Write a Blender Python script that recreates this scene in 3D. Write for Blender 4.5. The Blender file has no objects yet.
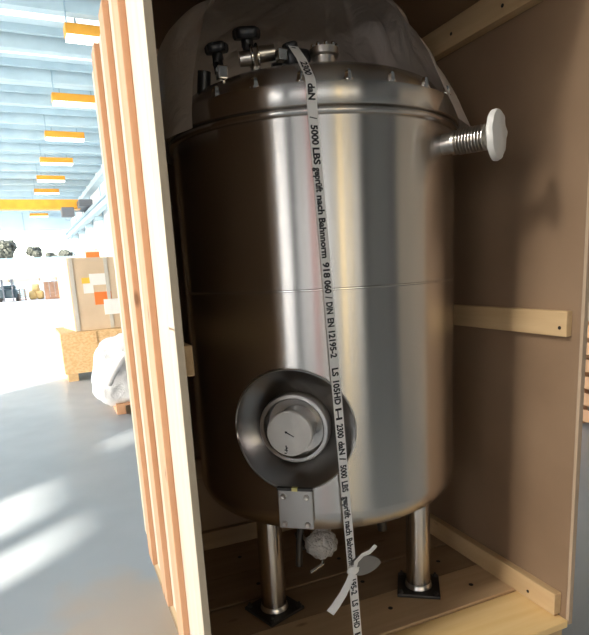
import bpy, bmesh, math, random
from mathutils import Vector, Matrix, noise
random.seed(7)
sc = bpy.context.scene
C = sc.collection
PI = math.pi
H = 1.42                      # eye height above the hall floor; z below is often given relative to the eye ("rel")

# ------------------------------------------------------------------ camera, sky, sun, exposure
cam_d = bpy.data.cameras.new('camera')
cam = bpy.data.objects.new('camera', cam_d); C.objects.link(cam)
cam_d.sensor_fit = 'HORIZONTAL'; cam_d.sensor_width = 36.0
cam_d.lens = 562.39 / 589.0 * 36.0
cam_d.shift_y = (385.08 - 317.5) / 589.0
cam_d.clip_start = 0.02; cam_d.clip_end = 500
cr, cu, cf = Vector((.9182, -.3926, -.0534)), Vector((.1284, .1672, .9775)), Vector((.3749, .9044, -.2039))
cam.matrix_world = Matrix(((cr.x, cu.x, -cf.x, 0), (cr.y, cu.y, -cf.y, 0), (cr.z, cu.z, -cf.z, H), (0, 0, 0, 1)))
sc.camera = cam

world = bpy.data.worlds.new('sky'); sc.world = world
world.use_nodes = True
wn = world.node_tree.nodes; wl = world.node_tree.links
bg = wn['Background']
sky = wn.new('ShaderNodeTexSky'); sky.sky_type = 'NISHITA'; sky.sun_disc = False
sky.sun_elevation = math.radians(18); sky.sun_rotation = math.radians(230)
sky.air_density = 1.0; sky.dust_density = 2.5; sky.ozone_density = 1.5
hsv = wn.new('ShaderNodeHueSaturation'); hsv.inputs['Saturation'].default_value = .55
wl.new(sky.outputs[0], hsv.inputs['Color']); wl.new(hsv.outputs[0], bg.inputs[0])
bg.inputs[1].default_value = 1.1

SUN_EL = math.radians(18)
sd = bpy.data.lights.new('sun', 'SUN'); sun = bpy.data.objects.new('sun', sd); C.objects.link(sun)
sd.energy = 20.0; sd.angle = math.radians(.6); sd.color = (1, .93, .82)
tr = Vector((.75 * math.cos(SUN_EL), .661 * math.cos(SUN_EL), -math.sin(SUN_EL)))
sun.rotation_euler = tr.to_track_quat('-Z', 'Y').to_euler()
sun.location = (-14, -11, 12)

fd = bpy.data.lights.new('hall_floodlight', 'AREA'); flood = bpy.data.objects.new('hall_floodlight', fd); C.objects.link(flood)
fd.shape = 'DISK'; fd.size = 1.0; fd.energy = 14; fd.spread = math.radians(34); fd.color = (1, .96, .9)
flood.location = (-5.4, .15, 6.0)
flood.rotation_euler = (Vector((1.2, 1.4, .75)) - Vector(flood.location)).to_track_quat('-Z', 'Y').to_euler()

sc.view_settings.view_transform = 'Standard'; sc.view_settings.look = 'None'
sc.view_settings.gamma = 1; sc.view_settings.use_curve_mapping = False
sc.view_settings.exposure = 0.35
sc.cycles.use_denoising = True
sc.cycles.max_bounces = 10; sc.cycles.diffuse_bounces = 6; sc.cycles.glossy_bounces = 5
sc.cycles.transparent_max_bounces = 8
sc.cycles.sample_clamp_indirect = 6.0

# ------------------------------------------------------------------ materials
def mat(name, col=(.8, .8, .8), rough=.5, metal=0.0, **kw):
    m = bpy.data.materials.new(name); m.use_nodes = True
    b = m.node_tree.nodes['Principled BSDF']
    b.inputs['Base Color'].default_value = (*col, 1); b.inputs['Roughness'].default_value = rough
    b.inputs['Metallic'].default_value = metal
    for k, v in kw.items():
        b.inputs[k].default_value = v
    return m
def nt(m): return m.node_tree.nodes, m.node_tree.links, m.node_tree.nodes['Principled BSDF']

def noisy(name, c1, c2, scale=6, rough=.6, stretch=(1, 1, 1), bump=.0, detail=5, metal=0.0, lo=.35, hi=.65, rnd=0.0, **kw):
    """two-tone procedural surface, object coordinates, optional bump"""
    m = mat(name, c1, rough, metal, **kw); n, l, b = nt(m)
    tc = n.new('ShaderNodeTexCoord'); mp = n.new('ShaderNodeMapping'); mp.inputs['Scale'].default_value = stretch
    l.new(tc.outputs['Object'], mp.inputs['Vector'])
    vec = mp.outputs[0]
    if rnd:
        oi = n.new('ShaderNodeObjectInfo'); va = n.new('ShaderNodeVectorMath'); va.operation = 'ADD'
        mu = n.new('ShaderNodeMath'); mu.operation = 'MULTIPLY'; mu.inputs[1].default_value = 37.0
        l.new(oi.outputs['Random'], mu.inputs[0]); l.new(mp.outputs[0], va.inputs[0]); l.new(mu.outputs[0], va.inputs[1])
        vec = va.outputs[0]
    nz = n.new('ShaderNodeTexNoise'); nz.inputs['Scale'].default_value = scale; nz.inputs['Detail'].default_value = detail
    l.new(vec, nz.inputs['Vector'])
    r = n.new('ShaderNodeValToRGB'); r.color_ramp.elements[0].position = lo; r.color_ramp.elements[1].position = hi
    r.color_ramp.elements[0].color = (*c1, 1); r.color_ramp.elements[1].color = (*c2, 1)
    l.new(nz.outputs['Fac'], r.inputs[0])
    out = r.outputs[0]
    if rnd:
        hs = n.new('ShaderNodeHueSaturation'); mr = n.new('ShaderNodeMapRange')
        mr.inputs['To Min'].default_value = 1 - rnd; mr.inputs['To Max'].default_value = 1 + rnd
        l.new(oi.outputs['Random'], mr.inputs['Value']); l.new(mr.outputs[0], hs.inputs['Value']); l.new(out, hs.inputs['Color'])
        out = hs.outputs[0]
    l.new(out, b.inputs['Base Color'])
    if bump:
        bp = n.new('ShaderNodeBump'); bp.inputs['Strength'].default_value = bump; bp.inputs['Distance'].default_value = .004
        l.new(nz.outputs['Fac'], bp.inputs['Height']); l.new(bp.outputs[0], b.inputs['Normal'])
    return m

def pine(name, c1, c2, axis, rough=.65, knots=True):
    """sawn pine: grain streaks along one axis and a few dark knots"""
    st = [26, 26, 26]; st[axis] = 1.6
    m = noisy(name, c1, c2, 1.0, rough, tuple(st), .18, 6, rnd=.07, lo=.3, hi=.72); n, l, b = nt(m)
    if knots:
        tc = n.new('ShaderNodeTexCoord'); mp = n.new('ShaderNodeMapping'); s = [11, 11, 11]; s[axis] = 4.2
        mp.inputs['Scale'].default_value = s; l.new(tc.outputs['Object'], mp.inputs[0])
        vo = n.new('ShaderNodeTexVoronoi'); vo.inputs['Scale'].default_value = 1.0; l.new(mp.outputs[0], vo.inputs['Vector'])
        r = n.new('ShaderNodeValToRGB'); r.color_ramp.elements[0].position = .05; r.color_ramp.elements[1].position = .13
        r.color_ramp.elements[0].color = (1, 1, 1, 1); r.color_ramp.elements[1].color = (0, 0, 0, 1)
        l.new(vo.outputs['Distance'], r.inputs[0])
        mx = n.new('ShaderNodeMix'); mx.data_type = 'RGBA'
        src = b.inputs['Base Color'].links[0].from_socket
        ml = n.new('ShaderNodeMath'); ml.operation = 'MULTIPLY'; ml.inputs[1].default_value = .7
        l.new(r.outputs[0], ml.inputs[0]); l.new(ml.outputs[0], mx.inputs[0]); l.new(src, mx.inputs[6])
        mx.inputs[7].default_value = (.16, .075, .035, 1); l.new(mx.outputs[2], b.inputs['Base Color'])
    return m

YEL1, YEL2 = (.58, .405, .215), (.48, .315, .155)
M = {}
M['pine_x'] = pine('pine grain x', YEL1, YEL2, 0); M['pine_y'] = pine('pine grain y', YEL1, YEL2, 1); M['pine_z'] = pine('pine grain z', YEL1, YEL2, 2)
M['batten'] = pine('orange pine batten', (.72, .425, .25), (.62, .325, .17), 2)
M['sheet'] = noisy('pale plywood', (.78, .65, .52), (.72, .57, .43), 1.0, .6, (18, 18, 1.4), .1, 5, rnd=.03)
M['board'] = noisy('brown hardboard', (.255, .165, .098), (.215, .135, .078), 3.0, .55, (1, 1, 1), .03, 8)
M['tanedge'] = noisy('tan board edge', (.42, .31, .21), (.37, .27, .18), 4, .7)
M['deckback'] = pine('shaded deck pine', (.34, .225, .125), (.27, .17, .09), 0)  # shade under and behind the tank put into the wood colour
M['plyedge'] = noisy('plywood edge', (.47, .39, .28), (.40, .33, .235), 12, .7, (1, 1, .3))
M['freshlit'] = pine('fresh lit pine board', (.90, .64, .30), (.82, .54, .22), 0)  # newer wood, with the front plank's direct light put into its colour
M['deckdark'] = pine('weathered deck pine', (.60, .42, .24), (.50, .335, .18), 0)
M['osb'] = noisy('strand board', (.70, .48, .26), (.58, .37, .17), 26, .7, (1, 1, 1.6), .2, 4, lo=.4, hi=.6)
M['tallbox'] = noisy('tan packing board', (.66, .53, .38), (.60, .47, .33), 2.5, .65)
M['paper'] = mat('white paper', (.85, .85, .83), .6)
M['orange'] = mat('orange print', (.85, .22, .05), .5)
M['yellowp'] = mat('yellow print', (.85, .55, .08), .5)
M['black'] = mat('black plastic', (.012, .012, .013), .38)
M['blackink'] = mat('black ink', (.015, .015, .018), .7)
M['whitecap'] = noisy('white plastic cap', (.72, .70, .66), (.66, .64, .60), 8, .45)
M['strap'] = noisy('white woven polyester', (.88, .86, .82), (.80, .78, .74), 1, .75, (1800, 300, 300), .15, 2)
M['darksteel'] = mat('dark bolted steel', (.10, .095, .09), .4, .9)
M['hole'] = mat('screw head', (.03, .025, .02), .5, .5)

def steel(name, col, rough, aniso, rot=.25, streak=1.0):
    m = mat(name, col, rough, 1.0); n, l, b = nt(m)
    b.inputs['Anisotropic'].default_value = aniso; b.inputs['Anisotropic Rotation'].default_value = rot
    tg = n.new('ShaderNodeTangent'); tg.direction_type = 'RADIAL'; tg.axis = 'Z'
    l.new(tg.outputs[0], b.inputs['Tangent'])
    return m
M['steel'] = steel('brushed stainless steel', (.62, .585, .54), .27, .93)
M['steelplain'] = mat('satin stainless steel', (.58, .55, .51), .28, 1.0)
M['steelbright'] = mat('polished steel', (.72, .70, .66), .16, 1.0)
M['plate'] = mat('matt grey steel plate', (.52, .505, .48), .45, .85)

def film(name, col, alpha, rough, scale, strength):
    m = mat(name, col, rough); n, l, b = nt(m)
    b.inputs['Alpha'].default_value = alpha
    tc = n.new('ShaderNodeTexCoord'); nz = n.new('ShaderNodeTexNoise'); nz.inputs['Scale'].default_value = scale; nz.inputs['Detail'].default_value = 7
    nz.inputs['Distortion'].default_value = 1.5
    l.new(tc.outputs['Object'], nz.inputs['Vector'])
    bp = n.new('ShaderNodeBump'); bp.inputs['Strength'].default_value = strength; bp.inputs['Distance'].default_value = .03
    l.new(nz.outputs['Fac'], bp.inputs['Height']); l.new(bp.outputs[0], b.inputs['Normal'])
    return m
M['film'] = film('thin dusty plastic film', (.62, .54, .47), .88, .40, 7, .6)
M['wrap'] = film('white bubble wrap', (.75, .72, .67), .85, .25, 40, .8)
M['whitewrap'] = film('white stretch wrap', (.80, .81, .82), 1.0, .3, 6, .6)

# hall
def floor_mat():
    m = noisy('grey concrete floor', (.34, .37, .395), (.41, .435, .455), .9, .32, (1, 1, 1), .03, 8); n, l, b = nt(m)
    src = b.inputs['Base Color'].links[0].from_socket
    tc = n.new('ShaderNodeTexCoord')
    # warm light bounced off the crate, put into the floor colour, soft edged
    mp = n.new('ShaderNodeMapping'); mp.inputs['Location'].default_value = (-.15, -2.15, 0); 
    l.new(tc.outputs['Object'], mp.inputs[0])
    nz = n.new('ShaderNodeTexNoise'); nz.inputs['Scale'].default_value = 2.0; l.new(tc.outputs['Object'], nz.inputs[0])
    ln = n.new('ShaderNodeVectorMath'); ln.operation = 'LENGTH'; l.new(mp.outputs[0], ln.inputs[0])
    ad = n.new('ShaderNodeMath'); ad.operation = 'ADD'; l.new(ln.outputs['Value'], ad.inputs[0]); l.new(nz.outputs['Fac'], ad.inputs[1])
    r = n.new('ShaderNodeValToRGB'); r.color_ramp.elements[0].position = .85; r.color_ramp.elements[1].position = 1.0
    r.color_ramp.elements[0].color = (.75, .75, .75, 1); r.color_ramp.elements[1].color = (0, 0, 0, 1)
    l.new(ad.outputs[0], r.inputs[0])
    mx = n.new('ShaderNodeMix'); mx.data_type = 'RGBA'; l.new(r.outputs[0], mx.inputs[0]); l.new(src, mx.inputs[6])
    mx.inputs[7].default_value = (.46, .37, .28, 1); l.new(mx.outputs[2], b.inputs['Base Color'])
    # scuffs change the gloss
    n2 = n.new('ShaderNodeTexNoise'); n2.inputs['Scale'].default_value = 3.5; n2.inputs['Detail'].default_value = 8; l.new(tc.outputs['Object'], n2.inputs[0])
    mr = n.new('ShaderNodeMapRange'); mr.inputs['To Min'].default_value = .22; mr.inputs['To Max'].default_value = .5
    l.new(n2.outputs['Fac'], mr.inputs['Value']); l.new(mr.outputs[0], b.inputs['Roughness'])
    return m
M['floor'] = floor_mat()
M['roof'] = noisy('pale blue roof sheet', (.50, .62, .69), (.56, .67, .73), 1.2, .6)
M['beam'] = noisy('blue grey roof beam', (.40, .52, .59), (.46, .58, .64), 2, .55)
M['wall'] = noisy('white hall panel', (.78, .80, .80), (.72, .75, .76), .8, .6)
M['wallblue'] = noisy('blue grey cladding', (.42, .56, .66), (.46, .60, .70), .8, .6)
M['bouncecut'] = noisy('dark grey bounce cut tone', (.13, .14, .15), (.16, .17, .18), 1, .6)  # made dark to cut bounce light from behind the camera
M['warmreflect'] = noisy('warm grey reflection tone', (.50, .42, .34), (.44, .37, .30), 1, .6)
M['trim'] = mat('blue grey trim', (.30, .42, .50), .5)
M['crane'] = noisy('yellow crane paint', (.80, .38, .035), (.72, .32, .03), 3, .45)
M['machine'] = mat('dark crane machinery', (.10, .11, .13), .5)
M['diffuser'] = mat('lit lamp diffuser', (.9, .9, .9), .5)
_b = nt(M['diffuser'])[2]; _b.inputs['Emission Color'].default_value = (1, .97, .9, 1); _b.inputs['Emission Strength'].default_value = 1.6
M['skylight'] = mat('daylit skylight', (.9, .95, 1), .5)
_b = nt(M['skylight'])[2]; _b.inputs['Emission Color'].default_value = (.86, .95, 1, 1); _b.inputs['Emission Strength'].default_value = .65
for nm_, c_, e_ in (('pane', (.95, .97, 1), 2.4), ('glowdim', (.95, .92, .86), 1.6), ('glowred', (.85, .42, .40), 1.7), ('glowyel', (1, .78, .42), 5.0), ('glowstrong', (.97, .98, 1), 4.8)):  # unseen glow tones, added for streaks in the tank and fill in the crate
    M[nm_] = mat('added unseen ' + nm_, c_, .4); _b = nt(M[nm_])[2]
    _b.inputs['Emission Color'].default_value = (*c_, 1); _b.inputs['Emission Strength'].default_value = e_
M['reddoor'] = mat('red door paint', (.45, .08, .07), .5)
M['darkpanel'] = mat('dark reflection tone', (.035, .045, .06), .45)
M['ground'] = noisy('pale yard asphalt', (.42, .42, .41), (.5, .49, .47), .4, .8)
M['leaf'] = noisy('dark leaves', (.014, .018, .013), (.022, .026, .018), 3, .7)
M['bark'] = mat('bark', (.12, .08, .05), .8)
M['timber'] = noisy('stacked brown timber', (.20, .105, .065), (.27, .15, .09), 3, .7)
M['tarp'] = noisy('straw bale', (.72, .54, .24), (.62, .44, .18), 4, .7)
M['forklift'] = mat('dark blue machine paint', (.025, .05, .065), .45)
M['fence'] = noisy('dull blue fence board', (.085, .13, .155), (.11, .155, .18), 2, .7)
M['rubber'] = mat('black rubber', (.02, .02, .02), .7)
M['shutter'] = noisy('white shutter', (.82, .84, .86), (.78, .81, .84), 1, .5)
_n, _l, _b = nt(M['shutter']); _t = _n.new('ShaderNodeBsdfTranslucent'); _t.inputs[0].default_value = (.85, .88, .9, 1)
_m = _n.new('ShaderNodeMixShader'); _m.inputs[0].default_value = .5; _o = [x for x in _n if x.type == 'OUTPUT_MATERIAL'][0]
_l.new(_b.outputs[0], _m.inputs[1]); _l.new(_t.outputs[0], _m.inputs[2]); _l.new(_m.outputs[0], _o.inputs[0])

# ------------------------------------------------------------------ mesh helpers
def base_of(p):
    v = Vector((0, 0, 0))
    while p is not None:
        v = v + p.location; p = p.parent
    return v
class MB:
    def __init__(s): s.bm = bmesh.new()
    def add(s, vs, fs, mi=0):
        V = [s.bm.verts.new(v) for v in vs]
        for f in fs:
            try: fc = s.bm.faces.new([V[i] for i in f]); fc.material_index = mi
            except ValueError: pass
        return V
    def box(s, a, b, mi=0, rz=0, piv=None):
        x0, y0, z0 = a; x1, y1, z1 = b
        vs = [Vector((x, y, z)) for z in (z0, z1) for x, y in ((x0, y0), (x1, y0), (x1, y1), (x0, y1))]
        if rz:
            p = Vector(piv) if piv else Vector(((x0 + x1) / 2, (y0 + y1) / 2, 0)); R = Matrix.Rotation(rz, 3, 'Z')
            vs = [R @ (v - p) + p for v in vs]
        s.add(vs, [(3, 2, 1, 0), (4, 5, 6, 7), (0, 1, 5, 4), (1, 2, 6, 5), (2, 3, 7, 6), (3, 0, 4, 7)], mi); return s
    def lathe(s, prof, o=(0, 0, 0), ax=(0, 0, 1), n=48, mi=0, a0=0.0, close=False):
        """prof: (radius, height) pairs along the axis"""
        o = Vector(o); q = Vector((0, 0, 1)).rotation_difference(Vector(ax).normalized())
        rings = []
        for r, h in prof:
            if r < 1e-6: rings.append([s.bm.verts.new(o + q @ Vector((0, 0, h)))])
            else: rings.append([s.bm.verts.new(o + q @ Vector((r * math.cos(a0 + 2 * PI * i / n), r * math.sin(a0 + 2 * PI * i / n), h))) for i in range(n)])
        for A, B in zip(rings, rings[1:]):
            for i in range(n):
                j = (i + 1) % n
                f = [A[i % len(A)], A[j % len(A)], B[j % len(B)], B[i % len(B)]]
                g = []
                for v in f:
                    if v not in g: g.append(v)
                if len(g) > 2:
                    try: fc = s.bm.faces.new(g); fc.material_index = mi
                    except ValueError: pass
        return s
    def cyl(s, p0, p1, r0, r1=None, n=20, mi=0):
        p0, p1 = Vector(p0), Vector(p1); L = (p1 - p0).length; r1 = r0 if r1 is None else r1
        return s.lathe([(0, 0), (r0, 0), (r1, L), (0, L)], p0, p1 - p0, n, mi)
    def tube(s, pts, r, n=10, mi=0):
        pts = [Vector(p) for p in pts]; prev = None; up = Vector((0.13, .2, .97))
        for i, p in enumerate(pts):
            t = (pts[min(i + 1, len(pts) - 1)] - pts[max(i - 1, 0)]).normalized()
            a = t.cross(up)
            if a.length < .1: a = t.cross(Vector((1, 0, 0)))
            a.normalize(); b = t.cross(a); rr = r[i] if isinstance(r, (list, tuple)) else r
            ring = [s.bm.verts.new(p + rr * (math.cos(2 * PI * k / n) * a + math.sin(2 * PI * k / n) * b)) for k in range(n)]
            if prev:
                for k in range(n): s.bm.faces.new([prev[k], prev[(k + 1) % n], ring[(k + 1) % n], ring[k]]).material_index = mi
            else: s.bm.faces.new(ring[::-1])
            prev = ring
        s.bm.faces.new(prev); return s
    def blob(s, c, r, sub=3, amp=.12, fr=2.0, seed=0, mi=0, sq=1.0):
        b2 = bmesh.new(); bmesh.ops.create_icosphere(b2, subdivisions=sub, radius=1)
        off = Vector((seed * 3.1, seed * 1.7, seed)); idx = {}
        for v in b2.verts:
            d = v.co.normalized(); k = 1 + amp * noise.noise(d * fr + off) + .5 * amp * noise.noise(d * fr * 2.7 + off)
            if sq != 1.0: d = Vector([math.copysign(abs(t) ** sq, t) for t in d])
            idx[v.index] = s.bm.verts.new(Vector(c) + Vector((d.x * r[0], d.y * r[1], d.z * r[2])) * k)
        for f in b2.faces: s.bm.faces.new([idx[v.index] for v in f.verts]).material_index = mi
        b2.free(); return s
    def build(s, name, m, parent=None, smooth=False, bevel=0, seg=2, keep=False, sharp=40):
        bmesh.ops.recalc_face_normals(s.bm, faces=s.bm.faces) if not keep else None
        o0 = base_of(parent)
        if parent is None:                        # own origin at the base of the thing
            xs = [v.co for v in s.bm.verts]
            o0 = Vector(((min(v.x for v in xs) + max(v.x for v in xs)) / 2, (min(v.y for v in xs) + max(v.y for v in xs)) / 2, min(v.z for v in xs)))
        for v in s.bm.verts: v.co -= o0
        me = bpy.data.meshes.new(name); s.bm.to_mesh(me); s.bm.free()
        for mm in (m if isinstance(m, (list, tuple)) else [m]): me.materials.append(mm)
        if smooth:
            me.polygons.foreach_set('use_smooth', [True] * len(me.polygons))
            if sharp: me.set_sharp_from_angle(angle=math.radians(sharp))
        o = bpy.data.objects.new(name, me); C.objects.link(o)
        if parent is None: o.location = o0
        else: o.parent = parent
        if bevel:
            md = o.modifiers.new('bevel', 'BEVEL'); md.width = bevel; md.segments = seg; md.limit_method = 'ANGLE'
        return o
def thing(name, label, cat, loc=(0, 0, 0), group=None):
    o = bpy.data.objects.new(name, None); C.objects.link(o); o.location = loc; o.empty_display_size = .1
    o['label'] = label; o['category'] = cat
    if group: o['group'] = group
    return o
def tag(o, label, cat, group=None):
    o['label'] = label; o['category'] = cat
    if group: o['group'] = group
    return o
def struct(o): o['kind'] = 'structure'; return o
def dup(root, loc, label=None):
    r = root.copy(); C.objects.link(r); r.location = loc
    if label: r['label'] = label
    for ch in root.children:
        c = ch.copy(); C.objects.link(c); c.parent = r
        for g in ch.children:
            d = g.copy(); C.objects.link(d); d.parent = c
    return r
def R3(a, b): return (a[0], a[1], a[2] + H), (b[0], b[1], b[2] + H)      # eye-relative corners
def rbox(name, a, b, m, parent, bevel=.002):
    a, b = R3(a, b); return MB().box(a, b).build(name, m, parent, bevel=bevel)
def rel(x, y, z): return Vector((x, y, z + H))

# ------------------------------------------------------------------ the hall (its long axis is turned 2.8 degrees from the crate)
HA = math.radians(2.8)
def hrot(mb):
    bmesh.ops.rotate(mb.bm, verts=mb.bm.verts, cent=(0, 0, 0), matrix=Matrix.Rotation(HA, 3, 'Z')); return mb
def hbox(name, a, b, m, parent=None): 
    return hrot(MB().box(a, b)).build(name, m, parent)
ROOF = 6.75; XR_, XL_, YF_, YB_ = 4.3, -12.0, 47.0, -14.0
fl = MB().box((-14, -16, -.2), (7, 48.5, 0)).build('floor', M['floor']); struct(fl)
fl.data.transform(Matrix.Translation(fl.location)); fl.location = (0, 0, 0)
gr = struct(MB().box((-60, 48.5, -.3), (60, 160, -.03)).build('trim_yard', M['ground']))
struct(MB().box((-60, -60, -.3), (-14.01, 48.4, -.03)).build('trim_sideyard', M['ground']))
ceil_ = struct(hbox('ceiling', (-15, -15, ROOF), (XR_ + .4, YF_ + .3, ROOF + .15), M['roof']))
hbox('bounce_cut_sheet', (-14, -15, ROOF - .06), (XR_, 5.9, ROOF), M['bouncecut'], ceil_)  # unseen dark sheet added to cut roof bounce into the crate
y = 6.0; k = 0
while y < YF_:
    hbox('beam', (-14.5, y, ROOF - .42), (XR_, y + .22, ROOF), M['beam'], ceil_)
    if y > 7: hbox('skylight', (-14.5, y + .75, ROOF - .05), (XR_ - .2, y + 1.45, ROOF - .01), M['skylight'], ceil_)
    hbox('purlin', (-14.5, y + 1.9, ROOF - .16), (XR_, y + 2.0, ROOF), M['beam'], ceil_)
    if k % 2 == 0:
        for x in (-2.6, -.6, 1.5):
            hrot(MB().cyl((x, y + 2.1, ROOF - .6), (x, y + 2.1, ROOF), .015, n=6)).build('hanger_rod', M['trim'], ceil_)
    y += 2.1; k += 1
wr = struct(hbox('wall_right', (XR_, 5.5, 0), (XR_ + .3, YF_, ROOF), M['wall']))
hbox('bounce_cut_wall', (XR_, -15, 0), (XR_ + .3, 5.5, ROOF), M['bouncecut'], wr)  # rear stretch of wall made dark to cut bounce light
for y in [9 + 4.2 * i for i in range(9)]:
    hbox('post', (XR_ - .06, y, 0), (XR_, y + .12, ROOF - .7), M['trim'], wr)
hbox('cable_tray', (XR_ - .35, 4, 5.85), (XR_, YF_, 6.1), M['beam'], wr)
hbox('warm_reflection_panel', (XR_ - .05, -2.8, 0), (XR_, 5.0, 3.4), M['warmreflect'], wr)  # panel added for the warm reflection on the tank's right side
hbox('dark_reflection_panel', (XR_ - .06, -4.3, 0), (XR_, -2.9, 3.2), M['darkpanel'], wr)  # unseen dark panel added for the dark streak in the tank
wf = struct(hbox('wall_back', (-15, YF_, 5.12), (XR_, YF_ + .25, ROOF), M['wallblue']))
for x in (-8, -5, -2, 1): hbox('joint_strip', (x, YF_ - .03, 5.12), (x + .08, YF_, ROOF), M['trim'], wf)
w1 = struct(hbox('window_1', (-15, YF_, 3.12), (XR_, YF_ + .12, 3.22), M['trim']))
for x in (-9, -6.2, XR_ - .15): hbox('mullion', (x, YF_, 3.2), (x + .1, YF_ + .12, 5.14), M['trim'], w1)
d1 = struct(hbox('door_1', (-15, YF_, 1.72), (XR_, YF_ + .15, 3.14), M['shutter']))
for i in range(4): hbox('slat', (-15, YF_ - .02, 1.72 + .35 * i), (XR_, YF_, 2.05 + .35 * i), M['shutter'], d1)
for x in (-15, -7.5, XR_ - .2): hbox('door_post', (x, YF_, 0), (x + .2, YF_ + .2, 1.75), M['trim'], d1)
# left wall: thin cladding with openings that let the sun and daylight in
def lwall(name, y0, y1, z0, z1, p=None): return MB().box((-12.05, y0, z0), (-12, y1, z1)).build(name, M['bouncecut'] if y1 < -1 else M['wallblue'], p)
wlft = struct(lwall('wall_left', -15, -8.03, 0, ROOF))
for y0, y1, z0, z1 in ((-7.95, -7.43, 0, ROOF), (-8.03, -7.95, 5.0, ROOF), (-8.03, -7.95, 0, 4.7), (-7.02, -6.80, 0, ROOF), (-7.43, -7.02, 5.18, ROOF), (-7.43, -7.02, 0, 4.5),
                       (-6.80, -6.12, 5.12, ROOF), (-6.80, -6.12, 0, 4.55), (-6.12, -5.68, 0, 5.36), (-6.12, -5.68, 5.46, ROOF), (-5.68, -1.71, 0, ROOF),
                       (-1.71, 48, 6.3, ROOF), (8.0, 8.3, 0, 6.3), (18, 18.3, 0, 6.3), (28, 28.3, 0, 6.3), (38, 38.3, 0, 6.3)):
    lwall('wall_pier', y0, y1, z0, z1, wlft)
# wall behind the camera: dark, with glow sheets added for the tank's streaks
wb = struct(MB().box((-12, -14.2, 0), (5.4, -14.05, ROOF)).build('wall_front', M['bouncecut']))
w3 = struct(MB().box((-12, -11.0, .55), (-11.95, -6.2, .65)).build('left_glow_base', M['trim']))  # unseen glow sheets added on the left wall to brighten tank and crate
for y0, y1, m_ in ((-11.0, -9.6, 'glowstrong'), (-9.4, -8.1, 'glowstrong'), (-7.4, -6.8, 'pane'), (-6.7, -6.2, 'glowstrong')):  # 'pane' is an added glow tone too
    MB().box((-12, y0, .65), (-11.97, y1, 4.0)).build('glow_sheet', M[m_], w3)
w2 = struct(MB().box((-12, -14.06, .55), (5.2, -14.0, .65)).build('rear_glow_base', M['trim']))
for x0, x1, m_ in ((-11.9, -10.6, 'pane'), (-10.4, -9.6, 'glowdim'), (-9.4, -8.2, 'pane'), (-8.0, -6.6, 'glowred'), (-6.4, -4.6, 'glowdim'), (-4.4, -3.0, 'pane'), (-2.8, -1.2, 'glowdim'), (-1.0, -.1, 'glowyel'), (.15, .8, 'pane'), (1.0, 1.35, 'glowyel'), (1.5, 3.4, 'glowdim')):  # unseen glow sheets added on the rear wall; 'pane' is a glow tone
    MB().box((x0, -14.05, .65), (x1, -14.02, 4.0)).build('glow_sheet', M[m_], w2)
# ------------------------------------------------------------------ the open crate
XL, XI, XR, YF, YB = .243, .262, 1.513, 1.278, 2.40          # left panel outer / inner face, right panel inner face, front, back
DK, CL = -1.25, .86                                            # deck top and ceiling underside (eye-relative)
crate = thing('shipping_crate', 'tall open-fronted wooden shipping crate of pale panels and battens around the steel tank', 'crate', ((XL + XR) / 2, (YF + YB) / 2, 0))
rbox('side_panel', (XL, 1.345, -1.10), (XI, YB, .752), M['sheet'], crate)
rbox('edge_strip', (XL, YF, -1.10), (XI, 1.345, -.1265), M['sheet'], crate)
rbox('edge_strip', (XL, YF, -.1225), (XI, 1.345, .752), M['sheet'], crate)
for Y in (1.486, 1.763, 2.071):
    rbox('batten', (XL - .0185, Y, -1.10), (XL, Y + .10, .742), M['batten'], crate, .0025)
rbox('side_panel', (XR, YF, -1.276), (XR + .018, YB + .018, .90), M['board'], crate)
rbox('edge_band', (XL + .001, YF - .004, -1.10), (XI - .001, YF, .752), M['plyedge'], crate, 0)
rbox('edge_strip', (XR + .0005, YF - .012, -1.276), (XR + .018, YF, .90), M['tanedge'], crate, .001)
rbox('back_panel', (XI + .035, YB, -1.276), (XR, YB + .018, CL), M['board'], crate)
rbox('top_panel', (.288, YF - .01, CL), (XR + .018, YB + .018, CL + .02), M['board'], crate)
rbox('corner_post', (XI, YB - .08, DK), (XI + .04, YB, .70), M['pine_z'], crate)
# rails on the inside
def rail(name, a, b, m, holes):
    o = rbox(name, a, b, m, crate, .003)
    for p, d in holes:
        MB().cyl(rel(*p), rel(*(Vector(p) + Vector(d) * .0015)), .006, n=10).build('screw_head', M['hole'], o)
    return o
rail('side_rail', (XR - .025, 1.309, -.263), (XR, YB, -.181), M['pine_y'], [((XR - .025, 1.335, -.235), (-1, 0, 0)), ((XR - .025, 1.9, -.22), (-1, 0, 0))])
rbox('filler_strip', (.286, YF, .795), (.300, YB - .08, CL), M['board'], crate, 0)
rail('side_rail', (XI, 1.30, -.238), (XI + .024, YB - .08, -.165), M['pine_y'], [])
rail('side_rail', (XR - .043, YF + .01, .766), (XR, YB, CL), M['pine_y'], [((XR - .043, y_, z_), (-1, 0, 0)) for y_, z_ in ((1.52, .83), (1.60, .80), (1.86, .81))])
rail('side_rail', (XI, YF + .01, .70), (XI + .03, YB - .08, .795), M['pine_y'], [])
rail('baseboard', (XR - .033, 1.30, DK), (XR, YB, -1.168), M['pine_y'], [((XR - .033, 1.42, -1.22), (-1, 0, 0))])
rail('baseboard', (XI, 1.30, DK), (XI + .035, YB - .08, -1.02), M['pine_y'], [])
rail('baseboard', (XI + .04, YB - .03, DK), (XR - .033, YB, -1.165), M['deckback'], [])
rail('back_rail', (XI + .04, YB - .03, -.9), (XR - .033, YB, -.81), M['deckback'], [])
rbox('added_dark_liner', (XI, 1.36, -1.02), (XI + .004, YB - .08, .70), M['board'], crate, 0)  # dark sheet added to stop the pale panel bouncing light inside
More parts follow.
